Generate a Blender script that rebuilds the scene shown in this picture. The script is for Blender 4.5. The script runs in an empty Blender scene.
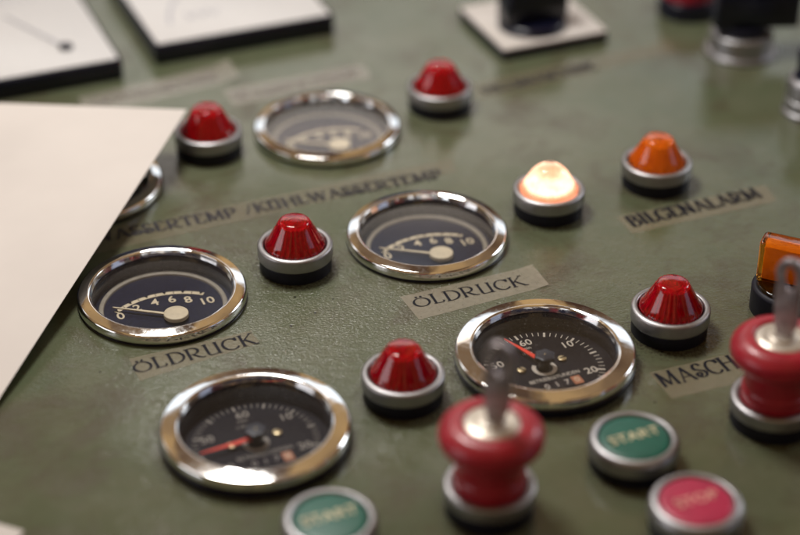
import bpy, bmesh, math, random
from mathutils import Vector, Matrix, noise as mnoise
random.seed(7)
MM = 0.001
scene = bpy.context.scene
col = scene.collection
PI = math.pi
YAW = math.radians(22.5)          # the rows of instruments run at this angle over the panel

# ------------------------------------------------------------------ camera numbers (used to lay out the panel)
PITCH = math.radians(32.58); DIST = 0.765; FPX = 1889.0
CAM = Vector((0, -DIST*math.cos(PITCH), DIST*math.sin(PITCH)))
def at(x, y, z=0.0):
    """picture position -> place on the panel (mm), at height z mm"""
    u = (x-400)/FPX; v = (267.5-y)/FPX
    d = Vector((u, math.cos(PITCH)+v*math.sin(PITCH), -math.sin(PITCH)+v*math.cos(PITCH)))
    t = (z*MM-CAM.z)/d.z
    p = CAM+d*t
    return Vector((p.x*1000, p.y*1000, z))

# ------------------------------------------------------------------ node helpers
def newmat(name):
    m = bpy.data.materials.new(name); m.use_nodes = True
    nt = m.node_tree; nt.nodes.clear()
    out = nt.nodes.new('ShaderNodeOutputMaterial')
    return m, nt, out
def nd(nt, t, **kw):
    n = nt.nodes.new(t)
    for k, v in kw.items():
        if k in n.inputs.keys(): n.inputs[k].default_value = v
        else: setattr(n, k, v)
    return n
def mth(nt, op, a, b=None, clamp=False):
    n = nt.nodes.new('ShaderNodeMath'); n.operation = op; n.use_clamp = clamp
    for i, x in enumerate((a, b)):
        if x is None: continue
        if isinstance(x, (int, float)): n.inputs[i].default_value = x
        else: nt.links.new(x, n.inputs[i])
    return n.outputs[0]
def ramp(nt, src, stops):
    n = nt.nodes.new('ShaderNodeValToRGB')
    e = n.color_ramp.elements
    while len(e) < len(stops): e.new(0.5)
    for k, (p, c) in enumerate(stops):
        e[k].position = p
        e[k].color = (c, c, c, 1) if isinstance(c, (int, float)) else (*c, 1)
    nt.links.new(src, n.inputs[0])
    return n.outputs[0]
def mixc(nt, fac, a, b, mode='MIX'):
    n = nt.nodes.new('ShaderNodeMix'); n.data_type = 'RGBA'; n.blend_type = mode
    for sock, x in ((n.inputs[0], fac), (n.inputs[6], a), (n.inputs[7], b)):
        if isinstance(x, (int, float)): sock.default_value = x
        elif isinstance(x, tuple): sock.default_value = (*x, 1)
        else: nt.links.new(x, sock)
    return n.outputs[2]
def noise(nt, scale, detail=3, rough=0.55, vec=None, dist=0.0):
    n = nd(nt, 'ShaderNodeTexNoise'); n.inputs['Scale'].default_value = scale
    n.inputs['Detail'].default_value = detail; n.inputs['Roughness'].default_value = rough
    n.inputs['Distortion'].default_value = dist
    if vec is None:
        vec = nd(nt, 'ShaderNodeTexCoord').outputs['Object']
    nt.links.new(vec, n.inputs['Vector'])
    return n.outputs['Fac']
def bump(nt, h, dist, strength=1.0, normal=None):
    b = nd(nt, 'ShaderNodeBump'); b.inputs['Distance'].default_value = dist; b.inputs['Strength'].default_value = strength
    nt.links.new(h, b.inputs['Height'])
    if normal is not None: nt.links.new(normal, b.inputs['Normal'])
    return b.outputs[0]

def simple(name, c, rough=0.5, metal=0.0, coat=0.0, var=0.12, vscale=300, bumpd=0.0, bscale=2000, spec=0.5, rvar=0.1, **kw):
    m, nt, out = newmat(name)
    p = nd(nt, 'ShaderNodeBsdfPrincipled')
    n = noise(nt, vscale, 4)
    dark = tuple(x*(1-var) for x in c); light = tuple(min(1, x*(1+var)) for x in c)
    nt.links.new(mixc(nt, ramp(nt, n, [(0.3, 0.0), (0.7, 1.0)]), dark, light), p.inputs['Base Color'])
    n2 = noise(nt, vscale*2.3, 5)
    nt.links.new(mth(nt, 'ADD', mth(nt, 'MULTIPLY', n2, rvar*2), max(0.0, rough-rvar)), p.inputs['Roughness'])
    p.inputs['Metallic'].default_value = metal
    p.inputs['Coat Weight'].default_value = coat
    p.inputs['Specular IOR Level'].default_value = spec
    for k, v in kw.items(): p.inputs[k.replace('_', ' ')].default_value = v
    if bumpd:
        nt.links.new(bump(nt, noise(nt, bscale, 3), bumpd), p.inputs['Normal'])
    nt.links.new(p.outputs[0], out.inputs[0])
    return m

# ------------------------------------------------------------------ panel paint
DOTS = [(295, 297, .55), (315, 313, .5), (291, 326, .6), (333, 299, .4), (288, 334, .35), (260, 300, .3), (655, 402, .6), (640, 322, .4),
        (662, 352, .5), (622, 330, .5), (628, 336, .4), (100, 372, .4), (480, 318, .3), (704, 340, .4)]
GRIME = [(671, 331, 15), (403, 397, 15), (295, 267, 15), (549, 210, 15), (657, 182, 15), (634, 462, 15.5), (697, 526, 15.5), (490, 508, 15.5), (775, 420, 15.5), (545, 366, 34), (255, 441, 34), (791, 305, 15)]
def panel_material():
    m, nt, out = newmat('olive_panel_enamel')
    p = nd(nt, 'ShaderNodeBsdfPrincipled')
    tc = nd(nt, 'ShaderNodeTexCoord').outputs['Object']
    mp = nd(nt, 'ShaderNodeMapping'); nt.links.new(tc, mp.inputs[0])
    mp.inputs['Rotation'].default_value = (0, 0, -YAW); mp.inputs['Scale'].default_value = (1.0, 1.5, 1)
    v = mp.outputs[0]
    big = noise(nt, 9, 5, 0.6, tc); mid = noise(nt, 45, 6, 0.65, tc); fine = noise(nt, 420, 4, 0.6, tc)
    c = mixc(nt, ramp(nt, big, [(0.32, 0.0), (0.68, 1.0)]), (0.072, 0.093, 0.050), (0.106, 0.113, 0.068))
    c = mixc(nt, ramp(nt, mid, [(0.35, 0.0), (0.72, 0.55)]), c, (0.128, 0.130, 0.086))
    c = mixc(nt, ramp(nt, fine, [(0.45, 0.0), (0.8, 0.35)]), c, (0.075, 0.075, 0.045))
    # brown smudges of old grease, in patches
    sm = noise(nt, 24, 7, 0.72, tc, 0.6)
    c = mixc(nt, mth(nt, 'MULTIPLY', ramp(nt, sm, [(0.50, 0.0), (0.66, 1.0)]), 0.7), c, (0.060, 0.046, 0.026))
    # tiny dark pits and grit
    vo = nd(nt, 'ShaderNodeTexVoronoi'); vo.inputs['Scale'].default_value = 260; nt.links.new(tc, vo.inputs['Vector'])
    sep = nd(nt, 'ShaderNodeSeparateColor'); nt.links.new(vo.outputs['Color'], sep.inputs[0])
    grit = mth(nt, 'MULTIPLY', mth(nt, 'LESS_THAN', vo.outputs['Distance'], 0.13), mth(nt, 'GREATER_THAN', sep.outputs[0], 0.90))
    grit = mth(nt, 'MULTIPLY', grit, ramp(nt, noise(nt, 30, 3, 0.5, tc), [(0.45, 0.0), (0.6, 1.0)]))
    c = mixc(nt, mth(nt, 'MULTIPLY', grit, 0.8), c, (0.012, 0.010, 0.010))
    acc = None
    for (x, y, r) in DOTS:
        q = at(x, y)*MM
        d = nd(nt, 'ShaderNodeVectorMath'); d.operation = 'DISTANCE'; nt.links.new(tc, d.inputs[0]); d.inputs[1].default_value = q
        k = mth(nt, 'LESS_THAN', d.outputs['Value'], r*MM)
        acc = k if acc is None else mth(nt, 'MAXIMUM', acc, k)
    c = mixc(nt, mth(nt, 'MULTIPLY', acc, 0.9), c, (0.008, 0.007, 0.008))
    ring = None
    for (x, y, r0) in GRIME:
        q = at(x, y)*MM
        d = nd(nt, 'ShaderNodeVectorMath'); d.operation = 'DISTANCE'; nt.links.new(tc, d.inputs[0]); d.inputs[1].default_value = q
        mr = nd(nt, 'ShaderNodeMapRange'); nt.links.new(d.outputs['Value'], mr.inputs[0])
        mr.inputs['From Min'].default_value = r0*MM; mr.inputs['From Max'].default_value = (r0+7)*MM
        mr.inputs['To Min'].default_value = 1.0; mr.inputs['To Max'].default_value = 0.0
        ring = mr.outputs[0] if ring is None else mth(nt, 'MAXIMUM', ring, mr.outputs[0])
    crumb = noise(nt, 900, 4, 0.7, tc)
    crumb = mth(nt, 'MULTIPLY', ramp(nt, mth(nt, 'ADD', crumb, mth(nt, 'MULTIPLY', ring, 0.17)), [(0.62, 0.0), (0.70, 1.0)]), mth(nt, 'GREATER_THAN', ring, 0.01))
    c = mixc(nt, mth(nt, 'MULTIPLY', crumb, 0.75), c, (0.030, 0.021, 0.016))
    nt.links.new(c, p.inputs['Base Color'])
    r = mth(nt, 'ADD', mth(nt, 'MULTIPLY', noise(nt, 60, 5, 0.6, tc), 0.20), 0.03)
    r = mth(nt, 'ADD', r, mth(nt, 'MULTIPLY', ramp(nt, sm, [(0.5, 0.0), (0.7, 1.0)]), 0.12))
    nt.links.new(r, p.inputs['Roughness'])
    p.inputs['Specular IOR Level'].default_value = 0.5
    h1 = noise(nt, 760, 3, 0.5, v, 0.3); h2 = noise(nt, 190, 3, 0.5, v); h3 = noise(nt, 1700, 2, 0.5, v)
    msk = ramp(nt, noise(nt, 14, 3, 0.5, tc), [(0.35, 0.35), (0.62, 1.0)])
    q = at(340, 310)*MM
    d = nd(nt, 'ShaderNodeVectorMath'); d.operation = 'DISTANCE'; nt.links.new(tc, d.inputs[0]); d.inputs[1].default_value = q
    mr = nd(nt, 'ShaderNodeMapRange'); mr.interpolation_type = 'SMOOTHSTEP'
    nt.links.new(mth(nt, 'ADD', d.outputs['Value'], mth(nt, 'MULTIPLY', noise(nt, 22, 3, 0.5, tc), 0.06)), mr.inputs[0])
    mr.inputs['From Min'].default_value = 0.075; mr.inputs['From Max'].default_value = 0.165
    mr.inputs['To Min'].default_value = 1.0; mr.inputs['To Max'].default_value = 0.22
    h = mth(nt, 'ADD', mth(nt, 'MULTIPLY', h1, msk), mth(nt, 'MULTIPLY', h2, 0.7))
    h = mth(nt, 'ADD', h, mth(nt, 'MULTIPLY', h3, 0.3))
    h = mth(nt, 'MULTIPLY', h, mr.outputs[0])
    nt.links.new(bump(nt, h, 0.0004), p.inputs['Normal'])
    nt.links.new(p.outputs[0], out.inputs[0])
    return m

def chrome_material():
    m, nt, out = newmat('chrome')
    p = nd(nt, 'ShaderNodeBsdfPrincipled', Metallic=1.0)
    p.inputs['Base Color'].default_value = (0.86, 0.85, 0.84, 1)
    n = noise(nt, 500, 6, 0.7)
    nt.links.new(ramp(nt, n, [(0.4, 0.035), (0.75, 0.16)]), p.inputs['Roughness'])
    pit = noise(nt, 1300, 2, 0.5)
    c = mixc(nt, ramp(nt, pit, [(0.72, 0.0), (0.75, 1.0)]), (0.86, 0.85, 0.84), (0.16, 0.09, 0.06))
    nt.links.new(c, p.inputs['Base Color'])
    nt.links.new(bump(nt, noise(nt, 90, 2), 0.00012), p.inputs['Normal'])
    nt.links.new(p.outputs[0], out.inputs[0])
    return m
def brushed_material():
    m, nt, out = newmat('satin_aluminium')
    p = nd(nt, 'ShaderNodeBsdfPrincipled', Metallic=1.0)
    n = noise(nt, 260, 6, 0.7)
    nt.links.new(mixc(nt, n, (0.30, 0.295, 0.315), (0.45, 0.44, 0.445)), p.inputs['Base Color'])
    pit = noise(nt, 700, 3, 0.6)
    nt.links.new(mth(nt, 'ADD', mth(nt, 'MULTIPLY', pit, 0.25), 0.30), p.inputs['Roughness'])
    nt.links.new(bump(nt, noise(nt, 1800, 3), 0.00004), p.inputs['Normal'])
    nt.links.new(p.outputs[0], out.inputs[0])
    return m
def pane_material():
    m, nt, out = newmat('gauge_glass')
    tr = nd(nt, 'ShaderNodeBsdfTransparent'); tr.inputs[0].default_value = (0.93, 0.94, 0.96, 1)
    gl = nd(nt, 'ShaderNodeBsdfGlossy'); gl.inputs['Roughness'].default_value = 0.04
    lw = nd(nt, 'ShaderNodeLayerWeight', Blend=0.5)
    fr = mth(nt, 'ADD', mth(nt, 'MULTIPLY', mth(nt, 'POWER', lw.outputs['Facing'], 5.0), 0.96), 0.045)
    mx = nd(nt, 'ShaderNodeMixShader'); nt.links.new(fr, mx.inputs[0]); nt.links.new(tr.outputs[0], mx.inputs[1]); nt.links.new(gl.outputs[0], mx.inputs[2])
    df = nd(nt, 'ShaderNodeBsdfDiffuse'); df.inputs[0].default_value = (0.5, 0.47, 0.43, 1)
    dust = ramp(nt, noise(nt, 1400, 4, 0.7), [(0.62, 0.012), (0.74, 0.35)])
    mx2 = nd(nt, 'ShaderNodeMixShader'); nt.links.new(dust, mx2.inputs[0]); nt.links.new(mx.outputs[0], mx2.inputs[1]); nt.links.new(df.outputs[0], mx2.inputs[2])
    nt.links.new(mx2.outputs[0], out.inputs[0])
    return m
def lens_material(name, c, rough=0.06):
    m, nt, out = newmat(name)
    p = nd(nt, 'ShaderNodeBsdfPrincipled', IOR=1.49)
    p.inputs['Base Color'].default_value = (*c, 1)
    p.inputs['Transmission Weight'].default_value = 1.0
    nt.links.new(mth(nt, 'ADD', mth(nt, 'MULTIPLY', noise(nt, 500, 5, 0.6), 0.10), rough), p.inputs['Roughness'])
    nt.links.new(bump(nt, noise(nt, 200, 2), 0.00008), p.inputs['Normal'])
    nt.links.new(p.outputs[0], out.inputs[0])
    return m
def glow_material(name):
    m, nt, out = newmat(name)
    e = nd(nt, 'ShaderNodeEmission')
    tc = nd(nt, 'ShaderNodeTexCoord').outputs['Object']
    sp = nd(nt, 'ShaderNodeSeparateXYZ'); nt.links.new(tc, sp.inputs[0])
    z = mth(nt, 'MULTIPLY', sp.outputs[2], 1000/22)
    rib = mth(nt, 'SINE', mth(nt, 'MULTIPLY', mth(nt, 'ARCTAN2', sp.outputs[1], sp.outputs[0]), 36.0))
    n = noise(nt, 330, 2)
    hot = ramp(nt, z, [(0.46, 0.2), (0.57, 0.9), (0.74, 0.8), (0.85, 0.42), (0.88, 0.45)])
    hot = mth(nt, 'MULTIPLY', hot, mth(nt, 'ADD', mth(nt, 'MULTIPLY', n, 0.9), 0.5))
    hot = mth(nt, 'MULTIPLY', hot, mth(nt, 'ADD', mth(nt, 'MULTIPLY', rib, 0.10), 0.95), True)
    nt.links.new(ramp(nt, hot, [(0.15, (1.0, 0.34, 0.18)), (0.75, (1.0, 0.78, 0.60))]), e.inputs[0])
    nt.links.new(mth(nt, 'ADD', mth(nt, 'MULTIPLY', hot, 2.5), 0.9), e.inputs[1])
    nt.links.new(e.outputs[0], out.inputs[0])
    return m
def tape_material(name, c, alpha, rough=0.28):
    m, nt, out = newmat(name)
    p = nd(nt, 'ShaderNodeBsdfPrincipled')
    a = noise(nt, 160, 5, 0.7)
    nt.links.new(mixc(nt, a, tuple(x*0.72 for x in c), c), p.inputs['Base Color'])
    nt.links.new(mth(nt, 'ADD', mth(nt, 'MULTIPLY', noise(nt, 420, 4, 0.6), 0.3), alpha-0.15), p.inputs['Alpha'])
    nt.links.new(mth(nt, 'ADD', mth(nt, 'MULTIPLY', a, 0.3), rough-0.1), p.inputs['Roughness'])
    nt.links.new(bump(nt, noise(nt, 380, 3), 0.00022), p.inputs['Normal'])
    nt.links.new(p.outputs[0], out.inputs[0])
    return m

M = {}
M['panel'] = panel_material()
M['chrome'] = chrome_material()
M['alu'] = brushed_material()
M['glass'] = pane_material()
M['rubber'] = simple('black_plastic', (0.006, 0.006, 0.014), 0.5, var=0.3, spec=0.3, bumpd=0.00003)
M['gloss_black'] = simple('gloss_black_plastic', (0.004, 0.005, 0.016), 0.22, var=0.3)
M['dial'] = simple('dial_black', (0.006, 0.005, 0.011), 0.5, var=0.3, vscale=600, spec=0.15)
M['dial_navy'] = simple('dial_navy', (0.006, 0.008, 0.027), 0.5, var=0.3, vscale=600, spec=0.15)
M['well'] = simple('dial_well', (0.012, 0.012, 0.020), 0.22, var=0.3)
M['cream'] = simple('cream_print', (0.62, 0.53, 0.37), 0.5, var=0.12)
M['faint'] = simple('grey_cream_ring', (0.26, 0.23, 0.18), 0.45, var=0.15)
M['white_print'] = simple('dial_white_print', (0.60, 0.54, 0.46), 0.5, var=0.15, vscale=1500)
M['faded_print'] = simple('dial_grey_print', (0.27, 0.24, 0.21), 0.5, var=0.15, vscale=1500)
M['needle'] = simple('red_needle', (0.80, 0.045, 0.015), 0.4)
M['knob_navy'] = simple('dark_knob', (0.010, 0.013, 0.026), 0.35)
M['brass'] = simple('brass_screw', (0.62, 0.50, 0.30), 0.32, metal=1.0)
M['orange_print'] = simple('orange_digit', (0.42, 0.15, 0.07), 0.5)
M['red_lens'] = lens_material('red_lens', (0.86, 0.006, 0.09), 0.0)
M['red_core'] = simple('red_lens_ribs', (0.60, 0.003, 0.052), 0.25, var=0.2, vscale=500)
M['orange_lens'] = lens_material('orange_lens', (1.0, 0.45, 0.05), 0.02)
M['orange_core'] = simple('orange_lens_ribs', (1.0, 0.40, 0.03), 0.3, var=0.12)
M['lit_lens'] = lens_material('lit_lens', (1.0, 0.52, 0.36), 0.05)
M['lit_core'] = glow_material('lit_filament_glow')
M['lit_rim'] = simple('lit_lens_rim', (0.95, 0.20, 0.06), 0.3)
M['red_knob'] = simple('red_mushroom_plastic', (0.33, 0.007, 0.020), 0.36, coat=0.15, var=0.14, vscale=120, bumpd=0.00005, bscale=900)
M['lock'] = simple('nickel_lock_face', (0.66, 0.60, 0.52), 0.36, metal=0.75)
M['key'] = simple('worn_key_steel', (0.36, 0.32, 0.33), 0.42, metal=0.85, var=0.35, vscale=250, bumpd=0.00006)
M['green_btn'] = simple('green_button_plastic', (0.004, 0.098, 0.066), 0.42, var=0.15, vscale=200)
M['red_btn'] = simple('crimson_button_plastic', (0.40, 0.010, 0.056), 0.42, var=0.15, vscale=200)
M['btn_text'] = simple('cream_engraving', (0.62, 0.56, 0.36), 0.5)
M['btn_text_pink'] = simple('pink_cream_engraving', (0.72, 0.34, 0.28), 0.5)
M['paper'] = simple('cream_paper', (0.61, 0.565, 0.535), 0.75, var=0.05, vscale=14, bumpd=0.0006, bscale=22)
M['white_face'] = simple('white_meter_face', (0.60, 0.59, 0.59), 0.35, var=0.04)
M['white_plate'] = simple('white_switch_plate', (0.60, 0.56, 0.53), 0.35, var=0.06)
M['grey_print'] = simple('grey_scale_print', (0.42, 0.42, 0.46), 0.5)
M['ink'] = simple('black_letter_ink', (0.006, 0.006, 0.012), 0.6, var=0.4, vscale=900, spec=0.15)
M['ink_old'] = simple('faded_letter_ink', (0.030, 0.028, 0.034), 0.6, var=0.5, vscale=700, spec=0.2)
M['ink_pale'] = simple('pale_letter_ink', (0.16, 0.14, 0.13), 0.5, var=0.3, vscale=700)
M['tape_faint'] = tape_material('worn_yellowed_tape', (0.34, 0.295, 0.205), 0.45)
M['tape'] = tape_material('yellowed_tape', (0.42, 0.375, 0.29), 0.52)
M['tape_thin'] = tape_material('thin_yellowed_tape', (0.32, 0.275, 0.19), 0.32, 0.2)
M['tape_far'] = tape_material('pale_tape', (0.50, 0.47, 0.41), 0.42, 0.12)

# ------------------------------------------------------------------ mesh helpers (all sizes in mm)
def finish(bm, name, mat, parent=None, sharp=35, loc=None, rot=None):
    bmesh.ops.recalc_face_normals(bm, faces=bm.faces[:])
    lim = math.radians(sharp)
    for f in bm.faces: f.smooth = True
    for e in bm.edges:
        if len(e.link_faces) == 2:
            e.smooth = e.calc_face_angle(0) < lim
    bmesh.ops.scale(bm, vec=(MM, MM, MM), verts=bm.verts[:])
    me = bpy.data.meshes.new(name); bm.to_mesh(me); bm.free()
    me.materials.append(mat)
    o = bpy.data.objects.new(name, me); col.objects.link(o)
    if parent: o.parent = parent
    if loc is not None: o.location = Vector(loc)*MM
    if rot is not None: o.rotation_euler = rot
    return o
def rounded(pts, closed=False, seg=4):
    """profile of (r, z, radius): corners rounded by radius"""
    out = []
    n = len(pts)
    for i, p in enumerate(pts):
        r = p[2] if len(p) > 2 else 0
        if r == 0 or (not closed and i in (0, n-1)):
            out.append((p[0], p[1])); continue
        a = Vector(pts[i-1][:2]); b = Vector(p[:2]); c = Vector(pts[(i+1) % n][:2])
        r = min(r, (a-b).length*0.49, (c-b).length*0.49)
        s = b+(a-b).normalized()*r; e = b+(c-b).normalized()*r
        for k in range(seg+1):
            t = k/seg
            q = s*(1-t)**2+b*2*t*(1-t)+e*t*t
            out.append((q.x, q.y))
    return out
def lathe(prof, seg=96, bm=None, mod=None, center=(0, 0)):
    bm = bm or bmesh.new()
    rings = []
    for (r, z) in prof:
        if abs(r) < 1e-6:
            rings.append([bm.verts.new((center[0], center[1], z))])
        else:
            ring = []
            for k in range(seg):
                a = 2*PI*k/seg
                rr = r*(mod(a, r, z) if mod else 1)
                ring.append(bm.verts.new((center[0]+rr*math.cos(a), center[1]+rr*math.sin(a), z)))
            rings.append(ring)
    for A, B in zip(rings, rings[1:]):
        if len(A) == 1 and len(B) == 1: continue
        for k in range(seg):
            k2 = (k+1) % seg
            if len(A) == 1: bm.faces.new((A[0], B[k], B[k2]))
            elif len(B) == 1: bm.faces.new((A[k], A[k2], B[0]))
            else: bm.faces.new((A[k], A[k2], B[k2], B[k]))
    return bm
def prism(outline, z0, z1, bm=None, bevel=0.0, bseg=2, holes=()):
    bm = bm or bmesh.new()
    loops = [list(outline)]+[list(h) for h in holes]
    edges = []
    for lp in loops:
        vs = [bm.verts.new((x, y, z0)) for x, y in lp]
        for a, b in zip(vs, vs[1:]+vs[:1]): edges.append(bm.edges.new((a, b)))
    if holes:
        r = bmesh.ops.triangle_fill(bm, use_beauty=True, use_dissolve=False, edges=edges)
        faces = [g for g in r['geom'] if isinstance(g, bmesh.types.BMFace)]
    else:
        faces = [bm.faces.new(vs)]
    r = bmesh.ops.extrude_face_region(bm, geom=faces)
    vs = [g for g in r['geom'] if isinstance(g, bmesh.types.BMVert)]
    bmesh.ops.translate(bm, vec=(0, 0, z1-z0), verts=vs)
    if bevel:
        ed = [e for e in bm.edges if len(e.link_faces) == 2 and e.calc_face_angle(0) > math.radians(40)]
        bmesh.ops.bevel(bm, geom=ed, offset=bevel, segments=bseg, profile=0.5, affect='EDGES', clamp_overlap=True)
    return bm
def rrect(w, h, r, n=5, cx=0, cy=0):
    pts = []
    for (sx, sy, a0) in ((1, 1, 0), (-1, 1, 90), (-1, -1, 180), (1, -1, 270)):
        for k in range(n+1):
            a = math.radians(a0+90*k/n)
            pts.append((cx+sx*(w/2-r)+r*math.cos(a), cy+sy*(h/2-r)+r*math.sin(a)))
    return pts
def thing(name, label, cat, loc=(0, 0, 0), rz=0.0, group=None):
    o = bpy.data.objects.new(name, None); col.objects.link(o)
    o.empty_display_size = 0.01
    o.location = Vector(loc)*MM; o.rotation_euler = (0, 0, rz)
    o['label'] = label; o['category'] = cat
    if group: o['group'] = group
    return o
def tag(o, label, cat, group=None):
    o['label'] = label; o['category'] = cat
    if group: o['group'] = group
    return o
def copy_tree(o, parent=None):
    c = o.copy(); col.objects.link(c)
    if parent: c.parent = parent
    for ch in list(o.children): copy_tree(ch, c)
    return c
def place(proto, used, loc, label, rz=YAW):
    o = proto if not used else copy_tree(proto)
    o.location = Vector(loc)*MM; o.rotation_euler = (0, 0, rz); o['label'] = label
    return o

# ---- lettering with the built-in face
def text_bm(bm, s, x, y, z, size, rot=0.0, thick=0.0, stretch=1.0):
    cu = bpy.data.curves.new('lettering', 'FONT'); cu.body = s; cu.align_x = 'CENTER'; cu.align_y = 'CENTER'
    cu.resolution_u = 3; cu.offset = thick
    o = bpy.data.objects.new('lettering', cu); col.objects.link(o)
    dg = bpy.context.evaluated_depsgraph_get()
    me = bpy.data.meshes.new_from_object(o.evaluated_get(dg))
    k = len(bm.verts)
    bm.from_mesh(me)
    bm.verts.ensure_lookup_table()
    mt = Matrix.Translation((x, y, z)) @ Matrix.Rotation(rot, 4, 'Z') @ Matrix.Diagonal((size*stretch, size, size, 1))
    for v in bm.verts[k:]: v.co = mt @ v.co
    bpy.data.objects.remove(o); bpy.data.curves.remove(cu); bpy.data.meshes.remove(me)

# ---- lettering in the thin and thick art-nouveau hand of the tape strips
def arc(cx, cy, rx, ry, a0, a1, n=14):
    return [(cx+rx*math.cos(math.radians(a0+(a1-a0)*k/n)), cy+ry*math.sin(math.radians(a0+(a1-a0)*k/n))) for k in range(n+1)]
GL = {
 'O': (0.96, [arc(.48, .42, .43, .42, 90, 450, 28)]),
 'D': (0.92, [[(.16, 0), (.16, 1)], [(.02, .98), (.30, .98)]+arc(.30, .49, .55, .49, 90, -90, 16)+[(.02, 0)]]),
 'L': (0.72, [[(.18, 0), (.18, 1)], [(.04, 1), (.32, 1)], [(.04, .02), (.60, .02), (.66, .20)]]),
 'R': (0.90, [[(.16, 0), (.16, 1)], [(.02, .98), (.36, .98)]+arc(.36, .70, .34, .28, 90, -90, 12)+[(.16, .42)], [(.36, .42), (.62, .10), (.80, .0), (.94, .02)], [(.04, 0), (.28, 0)]]),
 'U': (0.92, [[(.16, 1), (.16, .14), (.20, .04), (.30, .0), (.52, .02), (.70, .08)], [(.72, 1), (.72, 0)], [(.03, 1), (.28, 1)], [(.60, 1), (.84, 1)], [(.64, 0), (.86, 0)]]),
 'C': (0.86, [arc(.48, .49, .43, .49, 40, 322, 24), [(.81, .98), (.81, .72)]]),
 'K': (0.90, [[(.16, 0), (.16, 1)], [(.03, 1), (.30, 1)], [(.03, 0), (.30, 0)], [(.18, .42), (.74, 1)], [(.62, 1), (.86, 1)], [(.32, .55), (.74, .0), (.94, -.02)]]),
 'M': (1.18, [[(.14, 0), (.18, 1)], [(.18, 1), (.56, .06)], [(.56, .06), (.94, 1)], [(.94, 1), (1.0, 0)], [(.04, 1), (.24, 1)], [(.02, 0), (.26, 0)], [(.88, 0), (1.12, 0)], [(.88, 1), (1.08, 1)]]),
 'A': (0.98, [[(.10, 0), (.46, 1)], [(.44, 1), (.86, 0)], [(.22, .32), (.72, .32)], [(.0, 0), (.22, 0)], [(.74, 0), (.98, 0)]]),
 'S': (0.72, [arc(.34, .73, .24, .25, 20, 210, 12)+[(.20, .58), (.44, .46)]+arc(.34, .25, .29, .25, 50, -200, 16), arc(.20, .24, .13, .12, 180, -120, 10)]),
 'H': (0.98, [[(.16, 0), (.16, 1)], [(.80, 0), (.80, 1)], [(.16, .56), (.80, .56)], [(.03, 1), (.30, 1)], [(.03, 0), (.30, 0)], [(.67, 1), (.94, 1)], [(.67, 0), (.94, 0)]]),
 'I': (0.40, [[(.20, 0), (.20, 1)], [(.06, 1), (.34, 1)], [(.06, 0), (.34, 0)]]),
 'N': (1.00, [[(.16, 0), (.16, 1)], [(.14, 1), (.82, 0)], [(.82, 0), (.82, 1)], [(.03, 0), (.30, 0)], [(.70, 1), (.96, 1)], [(.02, 1), (.2, 1)]]),
 'E': (0.74, [[(.16, 0), (.16, 1)], [(.03, .98), (.60, .98), (.62, .82)], [(.16, .58), (.46, .58)], [(.03, .02), (.62, .02), (.66, .20)]]),
 'W': (1.28, [[(.10, 1), (.36, 0)], [(.36, 0), (.62, 1)], [(.62, 1), (.90, 0)], [(.90, 0), (1.16, 1)], [(.0, 1), (.22, 1)], [(1.04, 1), (1.26, 1)]]),
 'T': (0.82, [[(.41, 0), (.41, 1)], [(.05, .80), (.07, .98), (.75, .98), (.77, .80)], [(.27, 0), (.55, 0)]]),
 'P': (0.80, [[(.16, 0), (.16, 1)], [(.02, .98), (.36, .98)]+arc(.36, .70, .36, .28, 90, -90, 12)+[(.16, .42)], [(.04, 0), (.30, 0)]]),
 'B': (0.84, [[(.16, 0), (.16, 1)], [(.02, .98), (.36, .98)]+arc(.36, .77, .28, .21, 90, -90, 10)+[(.16, .56)], [(.36, .56)]+arc(.38, .28, .36, .28, 90, -90, 12)+[(.02, 0)]]),
 'G': (0.94, [arc(.48, .49, .43, .49, 40, 330, 24), [(.80, .40), (.80, .04)], [(.62, .40), (.92, .40)], [(.81, .98), (.81, .74)]]),
 '/': (0.60, [[(.06, -.05), (.50, 1.0)]]),
 ' ': (0.42, []), '.': (0.3, [[(.12, 0), (.12, .1)]]),
}
GL['Ö'] = (0.96, GL['O'][1]+[[(.34, .90), (.34, 1.04)], [(.60, .90), (.60, 1.04)]])
GL['Ü'] = (0.92, GL['U'][1]+[[(.36, .90), (.36, 1.04)], [(.54, .90), (.54, 1.04)]])
def hand_text(s, width, height, x0, y0, z, thin=0.06, thick=0.165, jitter=0.012):
    bm = bmesh.new()
    adv = sum(GL[c][0]+0.06 for c in s)
    sx = width/adv
    x = 0.0; zz = z
    for c in s:
        w, strokes = GL[c]
        jx, jy = random.uniform(-jitter, jitter), random.uniform(-jitter, jitter)*1.5
        for st in strokes:
            zz += 0.0015
            P = [Vector(((x+px+jx)*sx, (py+jy)*height)) for px, py in st]
            L = []; R = []
            closed = (P[0]-P[-1]).length < 1e-4 and len(P) > 3
            for i, p in enumerate(P):
                a = P[i-1] if i else (P[-2] if closed else P[0]); b = P[i+1] if i < len(P)-1 else (P[1] if closed else P[-1])
                d = (b-a).normalized()
                n = Vector((-d.y, d.x))
                wdt = (thin+(thick-thin)*abs(d.y)**1.4)*height*0.5*random.uniform(.93, 1.07)
                if abs(d.y) > 0.5 and d.x*d.y > 0.12 and len(st) == 2: wdt *= 0.55       # rising diagonals are hairlines
                L.append(p+n*wdt); R.append(p-n*wdt)
            lv = [bm.verts.new((x0+q.x, y0+q.y, zz)) for q in L]; rv = [bm.verts.new((x0+q.x, y0+q.y, zz)) for q in R]
            for i in range(len(P)-1): bm.faces.new((lv[i], lv[i+1], rv[i+1], rv[i]))
        x += w+0.06
    return bm

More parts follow.
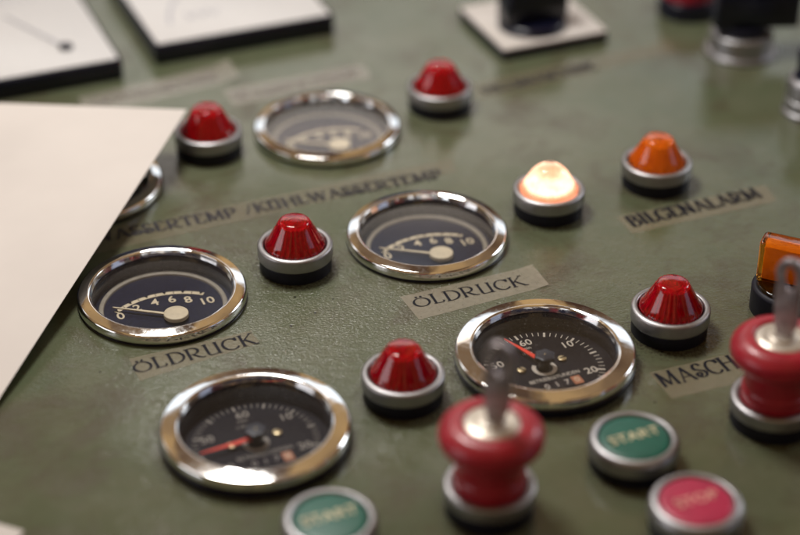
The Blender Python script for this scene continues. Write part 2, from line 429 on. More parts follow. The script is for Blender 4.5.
# ================================================================== THE PANEL
LOCS = {}
def gpos(x, y): return at(x, y, 5).xy
G_A, G_B, G_C, G_D, G_E = gpos(162, 288.5), gpos(427, 229.5), gpos(255.5, 427), gpos(545, 352.5), gpos(327, 123)
G_F = gpos(85, 179)
gauge_spots = [G_A, G_B, G_C, G_D, G_E, G_F]

bm = bmesh.new()
edges = []
def loop(pts):
    vs = [bm.verts.new((x, y, 0)) for x, y in pts]
    for a, b in zip(vs, vs[1:]+vs[:1]): edges.append(bm.edges.new((a, b)))
loop([(-700, -420), (700, -420), (700, 800), (-700, 800)])
for g in gauge_spots:
    loop([(g.x+29*math.cos(2*PI*k/64), g.y+29*math.sin(2*PI*k/64)) for k in range(64)])
bmesh.ops.triangle_fill(bm, use_beauty=True, use_dissolve=False, edges=edges)
for f in bm.faces:
    if f.normal.z < 0: f.normal_flip()
ext = bmesh.ops.extrude_face_region(bm, geom=bm.faces[:])
bmesh.ops.translate(bm, vec=(0, 0, -3), verts=[g for g in ext['geom'] if isinstance(g, bmesh.types.BMVert)])
panel = finish(bm, 'control_panel', M['panel'])
panel['kind'] = 'structure'

# ================================================================== GAUGES
def gauge_shell(root, dial_z, rise, face='dial'):
    """rise: height of the black flange under the chrome bezel"""
    R = 34.0 if rise > 1 else 33.4
    ri = 26.7 if rise > 1 else 27.6
    flange = lathe(rounded([(29.2, 0.06), (R-.3, 0.06), (R+.1, rise-.3, .3), (R-1.2, rise+.1)]))
    finish(flange, 'flange', M['gloss_black'], root)
    b = rise
    bez = lathe(rounded([(R-1.4, b), (R-.15, b+.3, .2), (R, b+1.6, .5), (R-.3, b+3.4, .4), (R-.9, b+3.9, .15), (ri+1.3, b+4.75, .25), (ri+.5, b+4.4, .25), (ri, b+2.2)], seg=5), 128)
    finish(bez, 'bezel', M['chrome'], root)
    well = lathe([(ri+.05, b+2.25), (ri-.3, b+1.6), (ri-.3, dial_z-0.3)])
    finish(well, 'dial_well', M['well'], root)
    d = lathe([(0, dial_z), (ri-.35, dial_z)], 96)
    finish(d, 'dial', M[face], root)
    can = lathe([(28.9, -0.2), (28.9, -22), (0, -22)], 64)
    finish(can, 'housing', M['rubber'], root)
def glass_part(root, rise):
    bm = lathe([(0, rise+2.0), (13, rise+1.97), (26.6 if rise > 1 else 27.5, rise+1.9)], 96)
    finish(bm, 'glass', M['glass'], root)
def tick_quad(bm, cx, cy, a, r0, r1, w, z):
    d = Vector((math.cos(a), math.sin(a))); n = Vector((-d.y, d.x))*w/2; c = Vector((cx, cy))
    vs = [bm.verts.new((*(c+d*r+s*n), z)) for r, s in ((r0, 1), (r0, -1), (r1, -1), (r1, 1))]
    bm.faces.new(vs)
def annulus(bm, cx, cy, r0, r1, a0, a1, z, n=48):
    A = []; B = []
    for k in range(n+1):
        a = math.radians(a0+(a1-a0)*k/n)
        A.append(bm.verts.new((cx+r0*math.cos(a), cy+r0*math.sin(a), z))); B.append(bm.verts.new((cx+r1*math.cos(a), cy+r1*math.sin(a), z)))
    for k in range(n): bm.faces.new((A[k], A[k+1], B[k+1], B[k]))

def pressure_gauge(label, tip):
    t = thing('pressure_gauge', label, 'gauge', group='chrome pressure gauges with a low cream pointer hub')
    z = -4.0; rise = .9
    gauge_shell(t, z, rise, 'dial_navy')
    ring = lathe(rounded([(23.4, z+.02), (23.6, z+.7, .2), (25.2, z+.9, .3), (25.6, z+.05)]), 96)
    finish(ring, 'dial_ring', M['faint'], t)
    bm = bmesh.new()
    cx, cy, R = -0.6, -20.0, 30.4
    a0, a1 = 127, 52
    annulus(bm, cx, cy, R-1.9, R, a0, a1, z+.12)
    finish(bm, 'scale_band', M['cream'], t)
    bm = bmesh.new()
    for k in range(11):
        a = math.radians(a0+(a1-a0)*(k+.25)/10.6)
        d = Vector((math.cos(a), math.sin(a))); n = Vector((-d.y, d.x)); c = Vector((cx, cy))
        if k % 2: tick_quad(bm, cx, cy, a, R-1.7, R-.3, .25, z+.22)
        else:
            w = .8
            bm.faces.new([bm.verts.new((*(c+d*r+n*s), z+.22)) for r, s in ((R-1.5, 0), (R+.02, -w), (R+.02, w))])
    finish(bm, 'scale_marks', M['dial'], t)
    bm = bmesh.new()
    for s, x, y in (('0', -17.3, .9), ('2', -9.8, 4.0), ('4', -2.2, 5.2), ('6', 4.6, 4.6), ('8', 10.6, 2.0), ('10', 17.2, -1.6)):
        text_bm(bm, s, x, y-.6, z+.12, 6.4, thick=0.016)
    finish(bm, 'numerals', M['cream'], t)
    hub = Vector((2.6, -9.0)); tp = Vector(tip)
    d = (tp-hub).normalized(); n = Vector((-d.y, d.x))
    bm = prism([tuple(hub+n*.75), tuple(hub-n*.75), tuple(tp-n*.28), tuple(tp+d*.8), tuple(tp+n*.28)], z+1.2, z+1.7)
    finish(bm, 'pointer', M['cream'], t)
    finish(lathe(rounded([(0, z), (2.0, z), (2.0, z+1.0), (4.9, z+1.0), (4.9, z+2.6, .5), (0, z+2.8)]), 48, center=tuple(hub)), 'pointer_hub', M['cream'], t)
    glass_part(t, rise)
    return t

def hour_meter(label, minute, print_mat):
    t = thing('hour_meter', label, 'gauge', group='chrome running hour meters with a red pointer')
    z = -1.8; rise = 3.2
    gauge_shell(t, z, rise)
    ang = lambda m: math.radians(94-6*m)
    bm = bmesh.new()
    for m in range(-22, 25):
        a = ang(m)
        if m % 5 == 0:
            tick_quad(bm, 0, 0, a, 19.9, 22.8, .85, z+.12)
        else: tick_quad(bm, 0, 0, a, 20.5, 22.8, .32, z+.12)
    finish(bm, 'minute_marks', M[print_mat], t)
    bm = bmesh.new()
    for s, m in (('60', 0), ('10', 10), ('20', 20.5), ('50', -10), ('40', -20.5)):
        a = ang(m); r = 17.6
        text_bm(bm, s, r*math.cos(a)+(1.6 if s == '60' else 0), r*math.sin(a)-(.6 if s == '60' else 0), z+.12, 5.2, thick=0.012)
    text_bm(bm, 'min', -.8, 13.6, z+.12, 2.6)
    text_bm(bm, '1/100', -2.2, 10.2, z+.12, 1.9)
    text_bm(bm, 'BETRIEBSSTUNDEN', .8, -7.3, z+.12, 2.8, thick=0.0, stretch=0.86)
    finish(bm, 'dial_lettering', M[print_mat], t)
    bm = bmesh.new(); annulus(bm, -.2, -.6, 3.2, 4.8, -225, 45, z+.12, 40)
    finish(bm, 'zero_arc', M[print_mat], t)
    # counter windows: a drum digit in each
    for k, s in enumerate('0170'):
        x = -4.6+k*4.1
        w = finish(prism(rrect(3.7, 4.9, .4), z+.05, z+.35, cx) if False else prism(rrect(3.7, 4.9, .4, cx=x, cy=-12.1), z+.05, z+.35), 'counter_window', M['orange_print'] if k == 3 else M['gloss_black'], t)
        bm = bmesh.new(); text_bm(bm, s, x, -12.1, z+.42, 4.0)
        finish(bm, 'counter_digit', M['cream'] if k == 3 else M[print_mat], w)
    for x, y in ((-8.9, 1.2), (8.6, 2.2)):
        s = lathe(rounded([(0, z), (1.7, z), (1.75, z+.7, .3), (0, z+.95)]), 32, center=(x, y))
        so = finish(s, 'screw', M['brass'], t)
        a = random.uniform(0, 3); d = Vector((math.cos(a), math.sin(a)))*1.5; n = Vector((-d.y, d.x)).normalized()*.18
        c = Vector((x, y))
        finish(prism([tuple(c+d+n), tuple(c-d+n), tuple(c-d-n), tuple(c+d-n)], z+.7, z+1.0), 'slot', M['dial'], so)
    a = ang(minute); d = Vector((math.cos(a), math.sin(a))); n = Vector((-d.y, d.x))
    bm = prism([tuple(d*-1+n*1.3), tuple(d*-1-n*1.3), tuple(d*20.5-n*.28), tuple(d*21.4), tuple(d*20.5+n*.28)], z+2.0, z+2.4)
    finish(bm, 'pointer', M['needle'], t)
    kn = lathe(rounded([(0, z), (2.3, z), (2.3, z+4.0), (3.9, z+4.2, .3), (3.9, z+5.9, .7), (0, z+6.1)]), 64, mod=lambda a, r, zz: 1+(.07*math.cos(6*a) if r > 3 else 0))
    finish(kn, 'centre_knob', M['knob_navy'], t)
    finish(lathe([(0, z+6.14), (.35, z+6.12)], 16), 'centre_pin', M['brass'], t)
    glass_part(t, rise)
    return t

pg = pressure_gauge('x', (-18.6, 5.2))
place(pg, False, (*G_A, 0), 'chrome gauge marked 0 to 10 left of a red lamp, above the stained ÖLDRUCK strip')
gB = place(pg, True, (*G_B, 0), 'chrome gauge with cream pointer directly above the pale ÖLDRUCK strip')
gE = place(pg, True, (*G_E, 0), 'blurred chrome gauge farthest back, between two red lamps')
gF = place(pg, True, (*G_F, 0), 'chrome gauge almost wholly hidden under the cream paper sheet')
hC = hour_meter('chrome hour meter nearest the front, red pointer aimed lower left', -15, 'faded_print'); hC.location = Vector((*G_C, 0))*MM; hC.rotation_euler.z = YAW
hD = hour_meter('chrome hour meter behind the key, red pointer aimed upper left near 60', 57.3-60, 'white_print'); hD.location = Vector((*G_D, 0))*MM; hD.rotation_euler.z = YAW

# ================================================================== PILOT LAMPS, BUTTONS
def ring_base(root, r=15.2, rin=12.6, zb=5.6, zt=11.4):
    b = lathe(rounded([(0, .05), (r-.6, .05), (r-.5, zb-.3, .5), (rin, zb-.2)]), 96)
    finish(b, 'base', M['rubber'], root)
    rg = lathe(rounded([(r-1.2, zb-.35), (r, zb, .5), (r, zt-.6, .9), (r-1.2, zt, .5), (rin+.4, zt-.2, .3), (rin, zt-.9, .2), (rin, zb-.35)], seg=5), 96)
    finish(rg, 'ring', M['alu'], root)
def lamp(name, label, lens, core, group=None, rounder=0.0):
    t = thing(name, label, 'pilot lamp', group=group)
    ring_base(t)
    R = 12.2
    prof = rounded([(0, 9.6), (R, 9.6, .2), (R, 11.3, .5), (10.9, 13.0, .8), (7.0+rounder, 20.2, 1.2+rounder), (5.8, 21.9, .8), (0, 22.4)], seg=6)
    ln = finish(lathe(prof, 96), 'lens', M[lens], t)
    rib = lathe(rounded([(0, 10.0), (11.2, 10.0), (10.9, 11.4, .3), (10.1, 13.0), (6.2, 20.0, .5), (5.6, 20.3, .2), (4.9, 19.6, .1), (4.1, 20.3, .1), (3.4, 19.6, .1), (2.6, 20.3, .1), (1.8, 19.6, .1), (1.0, 20.3, .1), (0, 20.1)], seg=3), 240,
                mod=lambda a, r, z: 1+(0.045*math.cos(32*a) if (r > 5.3 and 10.5 < z) else 0))
    finish(rib, 'ribbed_insert', M[core], ln, sharp=60)
    return t
red = lamp('pilot_lamp', 'x', 'red_lens', 'red_core', 'red cone pilot lamps in silver rings')
lamp_spots = [((671, 306), 'unlit red cone lamp right of the hour meter with 60 showing, sharpest lamp in focus'),
              ((403, 372), 'unlit red cone lamp between the two hour meters'),
              ((295, 243), 'unlit red cone lamp between the two gauges marked with cream scales'),
              ((208, 129), 'unlit red cone lamp touched by the tip of the cream paper'),
              ((440, 85), 'unlit red cone lamp farthest back, below the white switch plate')]
for i, ((x, y), lb) in enumerate(lamp_spots):
    q = at(x, y, 11); place(red, i > 0, (q.x, q.y, 0), lb, YAW+i*.7)
q = at(549, 187.5, 11)
lit = thing('pilot_lamp', 'glowing white and orange cone lamp, the only one lit', 'pilot lamp', (q.x, q.y, 0))
ring_base(lit)
ln = finish(lathe(rounded([(0, 9.6), (12.2, 9.6, .2), (12.2, 11.3, .5), (10.9, 13.2, .8), (7.4, 19.0, 2.4), (4.6, 21.3, 1.2), (0, 21.6)], seg=6), 96), 'lens', M['lit_lens'], lit)
finish(lathe(rounded([(0, 10.2), (9.6, 10.4, .5), (8.2, 13.4, .5), (4.4, 18.2, 2.0), (0, 19.0)], seg=6), 160, mod=lambda a, r, z: 1+.02*math.cos(36*a)), 'glowing_insert', M['lit_core'], ln)
q = at(657, 160, 11)
orl = lamp('pilot_lamp', 'unlit orange cone lamp to the right of the glowing lamp', 'orange_lens', 'orange_core'); orl.location = (q.x*MM, q.y*MM, 0); orl.rotation_euler.z = .3

def push_button(label, word, cap_mat, txt_mat, px, z=11):
    q = at(px[0], px[1], z)
    t = thing('push_button', label, 'push button', (q.x, q.y, 0), YAW, 'round push buttons in silver rings')
    b = lathe(rounded([(0, .05), (15.2, .05), (15.3, 4.6, .5), (12, 4.8)]), 96); finish(b, 'base', M['rubber'], t)
    rg = lathe(rounded([(14.6, 4.5), (15.9, 4.9, .5), (15.9, 9.2, .8), (15.0, 11.0, 1.2), (13.4, 11.3, .4), (12.7, 10.6, .3), (12.6, 4.5)], seg=5), 96); finish(rg, 'ring', M['alu'], t)
    cp = finish(lathe(rounded([(12.4, 5), (12.4, 10.4, .5), (11.0, 10.9, .8), (0, 11.5)], seg=5), 96), 'cap', M[cap_mat], t)
    bm = bmesh.new(); text_bm(bm, word, 0, 0, 11.56, 6.3, thick=0.008, stretch=1.05)
    finish(bm, 'lettering', M[txt_mat], cp)
    return t
push_button('green START button right of the front red key knob', 'START', 'green_btn', 'btn_text', (634.5, 437))
push_button('crimson STOP button at the lower right', 'STOP', 'red_btn', 'btn_text_pink', (696.5, 500.5))
push_button('green START button cut by the bottom edge, left of the front red key knob', 'START', 'green_btn', 'btn_text', (330, 517))

# ---- red mushroom knobs with locks, and the keys in them
def key_knob():
    t = thing('key_switch', 'x', 'key switch', group='red mushroom key switches')
    ring_base(t, 15.7, 12.6, 5.8, 11.2)
    nk = lathe(rounded([(12.3, 8.5), (12.2, 15.4, .6), (11.6, 16.2, .4), (11.6, 17.0, .3), (11.4, 27)], seg=4), 96)
    finish(nk, 'neck', M['red_knob'], t)
    cap = lathe(rounded([(11.0, 25.6), (15.2, 25.9, 1.6), (17.6, 28.4, 2.2), (17.8, 33.0, 2.6), (14.2, 36.3, 2.2), (10.4, 36.6, .6), (9.6, 35.9, .3), (9.5, 34.6)], seg=6), 96)
    finish(cap, 'mushroom_cap', M['red_knob'], t)
    lk = lathe(rounded([(9.55, 34.7), (9.3, 36.0, .4), (7.4, 36.7, .5), (5.4, 36.5, .3), (5.1, 37.3, .3), (4.6, 37.5, .3), (0, 37.5)], seg=4), 64)
    finish(lk, 'lock_face', M['lock'], t)
    return t
def key_mesh():
    # outline in the (x, height) plane, then stood upright
    H = 31.0
    out = [(-3.1, -3), (3.1, -3), (3.1, 2.0), (4.0, 4.0), (4.6, 10)]
    out += [(5.3*math.cos(a), H-6.0+6.0*math.sin(a)) for a in [math.radians(-25+230*k/20) for k in range(21)]]
    out += [(-4.6, 10), (-4.0, 4.0), (-3.1, 2.0)]
    hole = [(2.5*math.cos(2*PI*k/24), 23.2+4.9*math.sin(2*PI*k/24)) for k in range(24)]
    bm = prism(out, -1.25, 1.25, bevel=.3, holes=[hole])
    bmesh.ops.rotate(bm, cent=(0, 0, 0), matrix=Matrix.Rotation(PI/2, 3, 'X'), verts=bm.verts[:])
    return bm
kn = key_knob()
k1 = at(490, 482, 11); k2 = at(775, 395, 11)
place(kn, False, (k1.x, k1.y, 0), 'red mushroom key switch at the bottom centre, in front of the hour meters')
place(kn, True, (k2.x, k2.y, 0), 'red mushroom key switch cut by the right edge, covering the end of the MASCHINE strip')
ky = finish(key_mesh(), 'key', M['key'])
tag(ky, 'worn steel key with oval hole standing in the bottom centre red knob', 'key', 'keys standing in the red knobs')
ky.location = Vector((k1.x+1.2, k1.y, 37.2))*MM; ky.rotation_euler = (0, math.radians(1.5), math.radians(-28))
ky2 = ky.copy(); col.objects.link(ky2)
ky2['label'] = 'worn steel key standing in the red knob at the right edge'
ky2.location = Vector((k2.x+.5, k2.y, 37.2))*MM; ky2.rotation_euler = (0, math.radians(-1.0), math.radians(-38))

# ---- orange illuminated selector at the right edge
q = at(791, 285, 11)
sel = thing('selector_switch', 'translucent orange bar handle on a black round base, right edge', 'selector switch', (q.x, q.y, 0), math.radians(-24))
finish(lathe(rounded([(0, .05), (15.0, .05), (15.1, 10.2, .6), (14.0, 11.2, .4), (0, 11.2)]), 96), 'base', M['rubber'], sel)
pl = finish(lathe(rounded([(0, 11.0), (13.4, 11.0), (13.3, 12.6, .5), (11, 13.0), (0, 13.0)]), 96), 'foot_disc', M['orange_lens'], sel)
hd = finish(prism(rrect(26.5, 9.5, 1.6), 12.6, 30.0, bevel=.9, bseg=3), 'handle', M['orange_lens'], sel)
finish(prism(rrect(22.5, 4.0, .6), 13.2, 27.5, bevel=.4), 'handle_insert', M['orange_core'], hd)

# ================================================================== REAR INSTRUMENTS
def plate_frame(px, z):
    return [at(x, y, z) for x, y in px]
ax = Vector((math.cos(YAW), math.sin(YAW))); ay = Vector((-math.sin(YAW), math.cos(YAW)))
def panel_meter(name, label, corner, cx_off, W, H, zt, pivot=None, marks=None):
    c = Vector(corner)+ax*cx_off*W+ay*H/2
    t = thing(name, label, 'panel meter', (c.x, c.y, 0), YAW, 'square white panel meters with black cases')
    finish(prism(rrect(W, H, 2.0), .05, zt, bevel=.8), 'case', M['gloss_black'], t)
    fc = finish(prism(rrect(W-3.6, H-3.6, 1.2), zt+.05, zt+.5, bevel=.15), 'face', M['white_face'], t)
    return t, fc, c
cr = at(123, 60, 10)
m1, f1, c1 = panel_meter('panel_meter', 'square white panel meter with a dark pivot screw, top left corner', (cr.x, cr.y), -.5, 96, 96, 10)
def local(p, c): d = Vector((p.x, p.y))-c; return Vector((d.dot(ax), d.dot(ay)))
pv = local(at(66, 47, 11), c1); n0 = local(at(4, 16, 11), c1)
finish(lathe(rounded([(0, 10.5), (3.4, 10.5), (3.4, 12.2, .6), (0, 12.4)]), 32, center=tuple(pv)), 'pivot_screw', M['gloss_black'], m1)
st = pv+(n0-pv)*.22; d = (n0-pv).normalized(); n = Vector((-d.y, d.x))*.7
finish(prism([tuple(pv+n), tuple(pv-n), tuple(n0-n*.5), tuple(n0+n*.5)], 11.0, 11.3), 'pointer', M['grey_print'], m1)
bm = bmesh.new()
for k in range(21):
    tick_quad(bm, pv.x, pv.y, math.radians(92+4.2*k), 60, 64 if k % 5 else 67, .7, 10.62)
annulus(bm, pv.x, pv.y, 67.6, 68.2, 92, 176, 10.62)
finish(bm, 'scale_marks', M['grey_print'], f1)
cl = at(155, 47, 10)
m2, f2, c2 = panel_meter('panel_meter', 'square white panel meter with grey print, second from the top left corner', (cl.x, cl.y), .5, 93, 96, 10)
bm = bmesh.new(); annulus(bm, 30, -36, 62, 64, 95, 172, 10.62)
finish(bm, 'scale_arc', M['grey_print'], f2)
bm = bmesh.new(); text_bm(bm, 'kW', -14, -22, 10.62, 12, thick=.01)
finish(bm, 'unit_lettering', M['grey_print'], f2)

# cam switch: white plate, black grip
pf = at(503, 50, 6); pr = at(612, 33, 6)
w = (Vector((pr.x, pr.y))-Vector((pf.x, pf.y))).length
c = Vector((pf.x, pf.y))+ax*w/2+ay*w*.46
cam_s = thing('cam_switch', 'square white plate with a black rotary grip, top centre', 'rotary switch', (c.x, c.y, 0), YAW)
finish(prism(rrect(w, w*.94, 2.0), .05, 4.4, bevel=.6), 'backing', M['gloss_black'], cam_s)
finish(prism(rrect(w-1.4, w*.94-1.4, 1.6), 4.45, 6.2, bevel=.5), 'plate', M['white_plate'], cam_s)
kl = local(at(533, 29, 6), c)
finish(lathe(rounded([(0, 6.25), (17.5, 6.25), (17, 9.5, 1), (15, 10.5), (0, 10.5)]), 64, center=tuple(kl+Vector((2, 5)))), 'grip_skirt', M['gloss_black'], cam_s)
bm = prism(rrect(34, 15, 3, cx=kl.x+2, cy=kl.y+5), 10.4, 30, bevel=1.2)
finish(bm, 'grip', M['gloss_black'], cam_s)

# rotary switch with a black block handle on a silver barrel
b = at(740, 52, 0)
rot = thing('rotary_switch', 'black block handle on a shiny silver barrel, top right corner', 'rotary switch', (b.x, b.y, 0), math.radians(4))
finish(lathe(rounded([(0, .05), (17.5, .05), (17.5, 2.5, .5), (15.2, 3.0), (15.2, 11.5, .8), (13.6, 12.2), (0, 12.2)]), 96), 'barrel', M['alu'], rot)
finish(lathe(rounded([(0, 12.2), (12.2, 12.2), (12.2, 16.2, .4), (0, 16.4)]), 64), 'collar', M['rubber'], rot)
finish(prism(rrect(42, 17, 2.5, cx=5, cy=0), 16.2, 36, bevel=1.4), 'handle', M['gloss_black'], rot)
# switch at the right edge
b = at(808, 112, 0)
rs = thing('toggle_knob', 'black knob on a tall silver barrel cut by the right edge', 'rotary switch', (b.x, b.y, 0))
finish(lathe(rounded([(0, .05), (12.4, .05), (12.4, 2.4, .4), (11.6, 2.8), (11.4, 8.0), (11.0, 8.3), (11.0, 9.0), (11.4, 9.3), (11.3, 17, 1.2), (9.8, 18.6), (0, 18.6)]), 96), 'barrel', M['alu'], rs)
finish(lathe(rounded([(0, 18.6), (8.6, 18.6), (7.4, 22, .8), (8.2, 32, 1.5), (0, 33)]), 64), 'knob', M['gloss_black'], rs)
# red topped switch at the very back
b = at(687, 11, 0)
rt = thing('rotary_switch', 'red cap on a black round collar at the top edge behind the others', 'rotary switch', (b.x, b.y, 0))
finish(lathe(rounded([(0, .05), (15.5, .05), (15.5, 9, .6), (13, 9.6), (0, 9.6)]), 96), 'base', M['gloss_black'], rt)
finish(lathe(rounded([(0, 9.6), (13.2, 9.6), (13.2, 18, 1.6), (0, 18.8)]), 96), 'cap', M['red_knob'], rt)

# ================================================================== TAPE STRIPS
def tape(label, quad, word, base, cap, mat='tape', ink='ink', thick=.15, thin=.05, curl=0.0, skew=0.0):
    """quad: left-top, right-top, right-bottom, left-bottom picture corners; base: baseline start and end"""
    P = [at(x, y) for x, y in quad]
    o = (P[0]+P[3])/2
    e = ((P[1]+P[2])/2-o); rz = math.atan2(e.y, e.x)
    t = thing('tape_label', label, 'tape label', (o.x, o.y, 0), rz, 'clear tape strips lettered in black')
    R = Matrix.Rotation(-rz, 3, 'Z')
    Q = [R @ (p-o) for p in P]
    bm = bmesh.new(); nx, ny = 60, 6
    grid = []
    for i in range(nx+1):
        row = []
        u = i/nx
        for j in range(ny+1):
            v = j/ny
            p = (Q[3]*(1-v)+Q[0]*v)*(1-u)+(Q[2]*(1-v)+Q[1]*v)*u
            z = .10+.05*mnoise.noise(Vector((p.x*.12, p.y*.2, o.x)))
            if curl and u > .86: z += curl*((u-.86)/.14)**1.6
            edge = .25*mnoise.noise(Vector((p.x*.3, p.y*.3, 5+o.x)))
            row.append(bm.verts.new((p.x+(edge if i in (0, nx) else 0), p.y+(edge*.6 if j in (0, ny) else 0), z)))
        grid.append(row)
    for i in range(nx):
        for j in range(ny): bm.faces.new((grid[i][j], grid[i+1][j], grid[i+1][j+1], grid[i][j+1]))
    s = finish(bm, 'strip', M[mat], t)
    b0 = R @ (at(*base[0])-o); b1 = R @ (at(*base[1])-o)
    ang = math.atan2(b1.y-b0.y, b1.x-b0.x)
    bm = hand_text(word, (b1-b0).xy.length, cap, 0, 0, .20, thin, thick)
    lt = finish(bm, 'lettering', M[ink], t, loc=(b0.x, b0.y, 0), rot=(0, 0, ang))
    return t
tape('pale tape strip reading ÖLDRUCK in crisp letters, between two gauges', [(400, 297), (532, 266), (549, 286), (419, 320)], 'ÖLDRUCK', [(416, 308), (529, 284.5)], 7.0, curl=.7)
tape('stained tape strip reading ÖLDRUCK, above the front hour meter', [(129, 359), (251, 331), (260, 343), (140, 381)], 'ÖLDRUCK', [(136, 374), (260, 343)], 7.4, 'tape_faint')
tape('yellowed tape strip beginning MASCHI, running under the right red knob', [(649, 373), (790, 340), (812, 366), (672, 399)], 'MASCHINE', [(664, 387.5), (777, 358.5)], 8.6, 'tape_faint')
tape('long tape strip reading WASSERTEMP, running out from under the paper', [(75, 239), (452, 158), (457, 172), (85, 256)], 'WASSERTEMP /KÜHLWASSERTEMP', [(96, 243), (445, 177.5)], 7.6, 'tape_thin', 'ink_old', .2, .07)
tape('tape strip below the orange cone lamp, blurred black letters', [(617, 217), (765, 185), (777, 201), (632, 234)], 'BILGENALARM', [(633, 227), (764, 197)], 8.6, 'tape_faint', 'ink', .21, .08)
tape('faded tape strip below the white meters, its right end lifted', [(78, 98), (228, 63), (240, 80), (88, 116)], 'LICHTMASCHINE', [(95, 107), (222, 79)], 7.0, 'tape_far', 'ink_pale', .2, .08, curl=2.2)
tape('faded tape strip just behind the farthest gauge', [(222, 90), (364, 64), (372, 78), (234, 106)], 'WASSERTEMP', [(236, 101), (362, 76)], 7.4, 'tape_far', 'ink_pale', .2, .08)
tape('long blurred tape strip in front of the white switch plate', [(470, 84), (668, 40), (676, 52), (480, 100)], 'HILFSMASCHINE'.replace('F', 'L'), [(486, 95), (600, 68)], 7.4, 'tape_thin', 'ink_old', .2, .08)

# ================================================================== PAPER
def sheet(name, label, fn, nu, nv, thick=.28):
    bm = bmesh.new(); g = []
    for i in range(nu+1): g.append([bm.verts.new(fn(i/nu, j/nv)) for j in range(nv+1)])
    for i in range(nu):
        for j in range(nv): bm.faces.new((g[i][j], g[i+1][j], g[i+1][j+1], g[i][j+1]))
    r = bmesh.ops.extrude_face_region(bm, geom=bm.faces[:])
    bmesh.ops.translate(bm, vec=(0, 0, thick), verts=[v for v in r['geom'] if isinstance(v, bmesh.types.BMVert)])
    return tag(finish(bm, name, M['paper']), label, 'paper')
tip = at(187, 110, 21.5); low = at(0, 398, 3.0); up = at(0, 103.5, 15.0)
e1 = low-tip; e2 = up-tip
def paper_fn(u, v):
    p = tip+e1*(u*1.25)+e2*(v*2.0)
    p = p.copy(); p.z = max(p.z, .4) + 1.2*math.sin(u*3.0+v*2)*u*v
    return p
sheet('paper_sheet', 'large blank cream paper sheet lying over the left side', paper_fn, 30, 30)
c0 = at(27, 537); 
def corner_fn(u, v):
    d1 = Vector((-.93, .37, 0)); d2 = Vector((-.37, -.93, 0))
    r = 4.0
    return at(24, 532)+d1*(u*90)+d2*(v*120)+Vector((0, 0, .3+.6*u*v))
sheet('paper_scrap', 'cream paper edge peeping in at the bottom left corner', corner_fn, 8, 8)

# ================================================================== CAMERA
cam = bpy.data.cameras.new('camera'); co = bpy.data.objects.new('camera', cam); col.objects.link(co)
cam.sensor_width = 36.0; cam.lens = 36.0*FPX/800.0
co.location = CAM; co.rotation_euler = (math.radians(90)-PITCH, 0, 0)
cam.clip_start = 0.01; cam.clip_end = 50
cam.dof.use_dof = True; cam.dof.focus_distance = 0.736; cam.dof.aperture_fstop = 3.8
cam.dof.aperture_blades = 0
scene.camera = co

# ================================================================== LIGHT
w = bpy.data.worlds.new('World'); scene.world = w; w.use_nodes = True
nt = w.node_tree; nt.nodes.clear()
out = nt.nodes.new('ShaderNodeOutputWorld'); bg = nt.nodes.new('ShaderNodeBackground'); nt.links.new(bg.outputs[0], out.inputs[0])
tc = nt.nodes.new('ShaderNodeTexCoord').outputs['Generated']
sp = nt.nodes.new('ShaderNodeSeparateXYZ'); nt.links.new(tc, sp.inputs[0])
X, Y, Z = sp.outputs
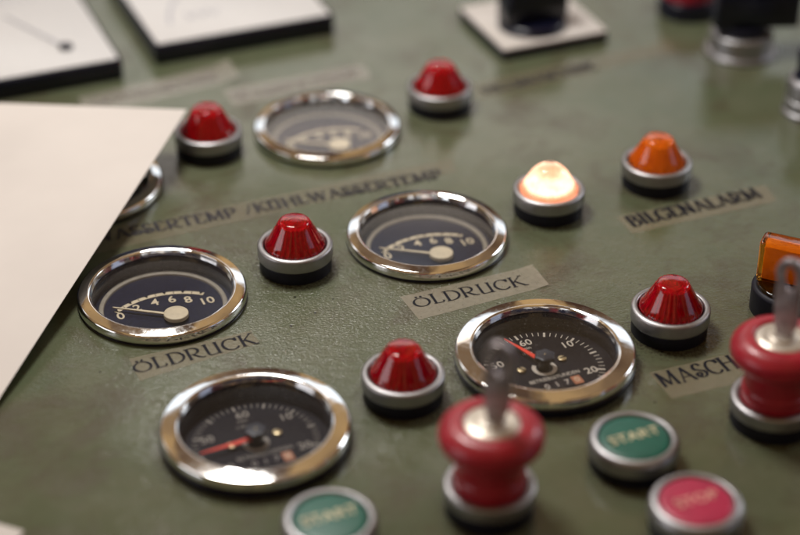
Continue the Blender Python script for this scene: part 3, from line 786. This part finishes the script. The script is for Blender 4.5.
# warm timber ceiling above, dim bluish cabin walls lower down
az = mth(nt, 'ARCTAN2', X, Y)
beams = mth(nt, 'SINE', mth(nt, 'MULTIPLY', mth(nt, 'DIVIDE', X, mth(nt, 'ADD', mth(nt, 'ABSOLUTE', Z), 0.25)), 11.0))
ceil_c = mixc(nt, ramp(nt, beams, [(0.25, 0.0), (0.6, 1.0)]), (0.12, 0.058, 0.035), (1.05, 0.66, 0.28))
n1 = noise(nt, 2.2, 2, 0.5, tc)
ceil_c = mixc(nt, ramp(nt, n1, [(0.42, 0.0), (0.58, 0.8)]), ceil_c, (0.46, 0.29, 0.16))
base = mixc(nt, ramp(nt, Z, [(0.11, 0.0), (0.21, 1.0)]), (0.030, 0.038, 0.095), ceil_c)
def window(a0, a1, e0, e1, c, soft=0.03):
    def band(s, lo, hi):
        a = nt.nodes.new('ShaderNodeMapRange'); a.interpolation_type = 'SMOOTHSTEP'
        a.inputs['From Min'].default_value = lo-soft; a.inputs['From Max'].default_value = lo+soft; nt.links.new(s, a.inputs[0])
        b = nt.nodes.new('ShaderNodeMapRange'); b.interpolation_type = 'SMOOTHSTEP'
        b.inputs['From Min'].default_value = hi-soft; b.inputs['From Max'].default_value = hi+soft; nt.links.new(s, b.inputs[0])
        return mth(nt, 'MULTIPLY', a.outputs[0], mth(nt, 'SUBTRACT', 1.0, b.outputs[0]))
    return mth(nt, 'MULTIPLY', band(az, math.radians(a0), math.radians(a1)), band(Z, e0, e1)), c
for (a0, a1, e0, e1, c) in [(-34, 30, .36, .475, (2.5, 2.7, 2.9)), (-6, 2, .53, .572, (2.2, 2.2, 2.25)), (-14, 6, .455, .51, (6.0, 5.2, 4.5)), (-60, -43, .36, .60, (3.4, 3.4, 3.4)), (43, 55, .30, .50, (2.6, 2.65, 2.8)),
                            (-122, -92, .10, .40, (6.5, 6.4, 6.6)), (92, 114, .10, .32, (1.6, 1.8, 2.4))]:
    k, c = window(a0, a1, e0, e1, c)
    base = mixc(nt, k, base, c)
nt.links.new(base, bg.inputs[0]); bg.inputs[1].default_value = 0.5

def area(name, loc, target, sx, sy, power, c):
    l = bpy.data.lights.new(name, 'AREA'); l.shape = 'RECTANGLE'; l.size = sx; l.size_y = sy; l.energy = power; l.color = c
    o = bpy.data.objects.new(name, l); col.objects.link(o); o.location = loc
    o.rotation_euler = (Vector(target)-Vector(loc)).to_track_quat('-Z', 'Y').to_euler()
    return o
area('window_light', (-0.16, 0.19, 0.64), (-0.03, 0.05, 0), 0.20, 0.17, 4.3, (1.0, 0.97, 0.92))
area('side_window_light', (0.95, 0.55, 0.55), (0, 0.05, 0), 0.3, 0.3, 2.5, (0.85, 0.92, 1.0))

scene.render.engine = 'CYCLES'
scene.cycles.use_denoising = True
scene.cycles.max_bounces = 14; scene.cycles.transmission_bounces = 10; scene.cycles.transparent_max_bounces = 16
scene.cycles.caustics_refractive = True; scene.cycles.caustics_reflective = True
scene.cycles.sample_clamp_indirect = 4.0
vs = scene.view_settings
vs.view_transform = 'Standard'; vs.look = 'None'; vs.exposure = 0.0; vs.gamma = 1.0
vs.use_curve_mapping = False
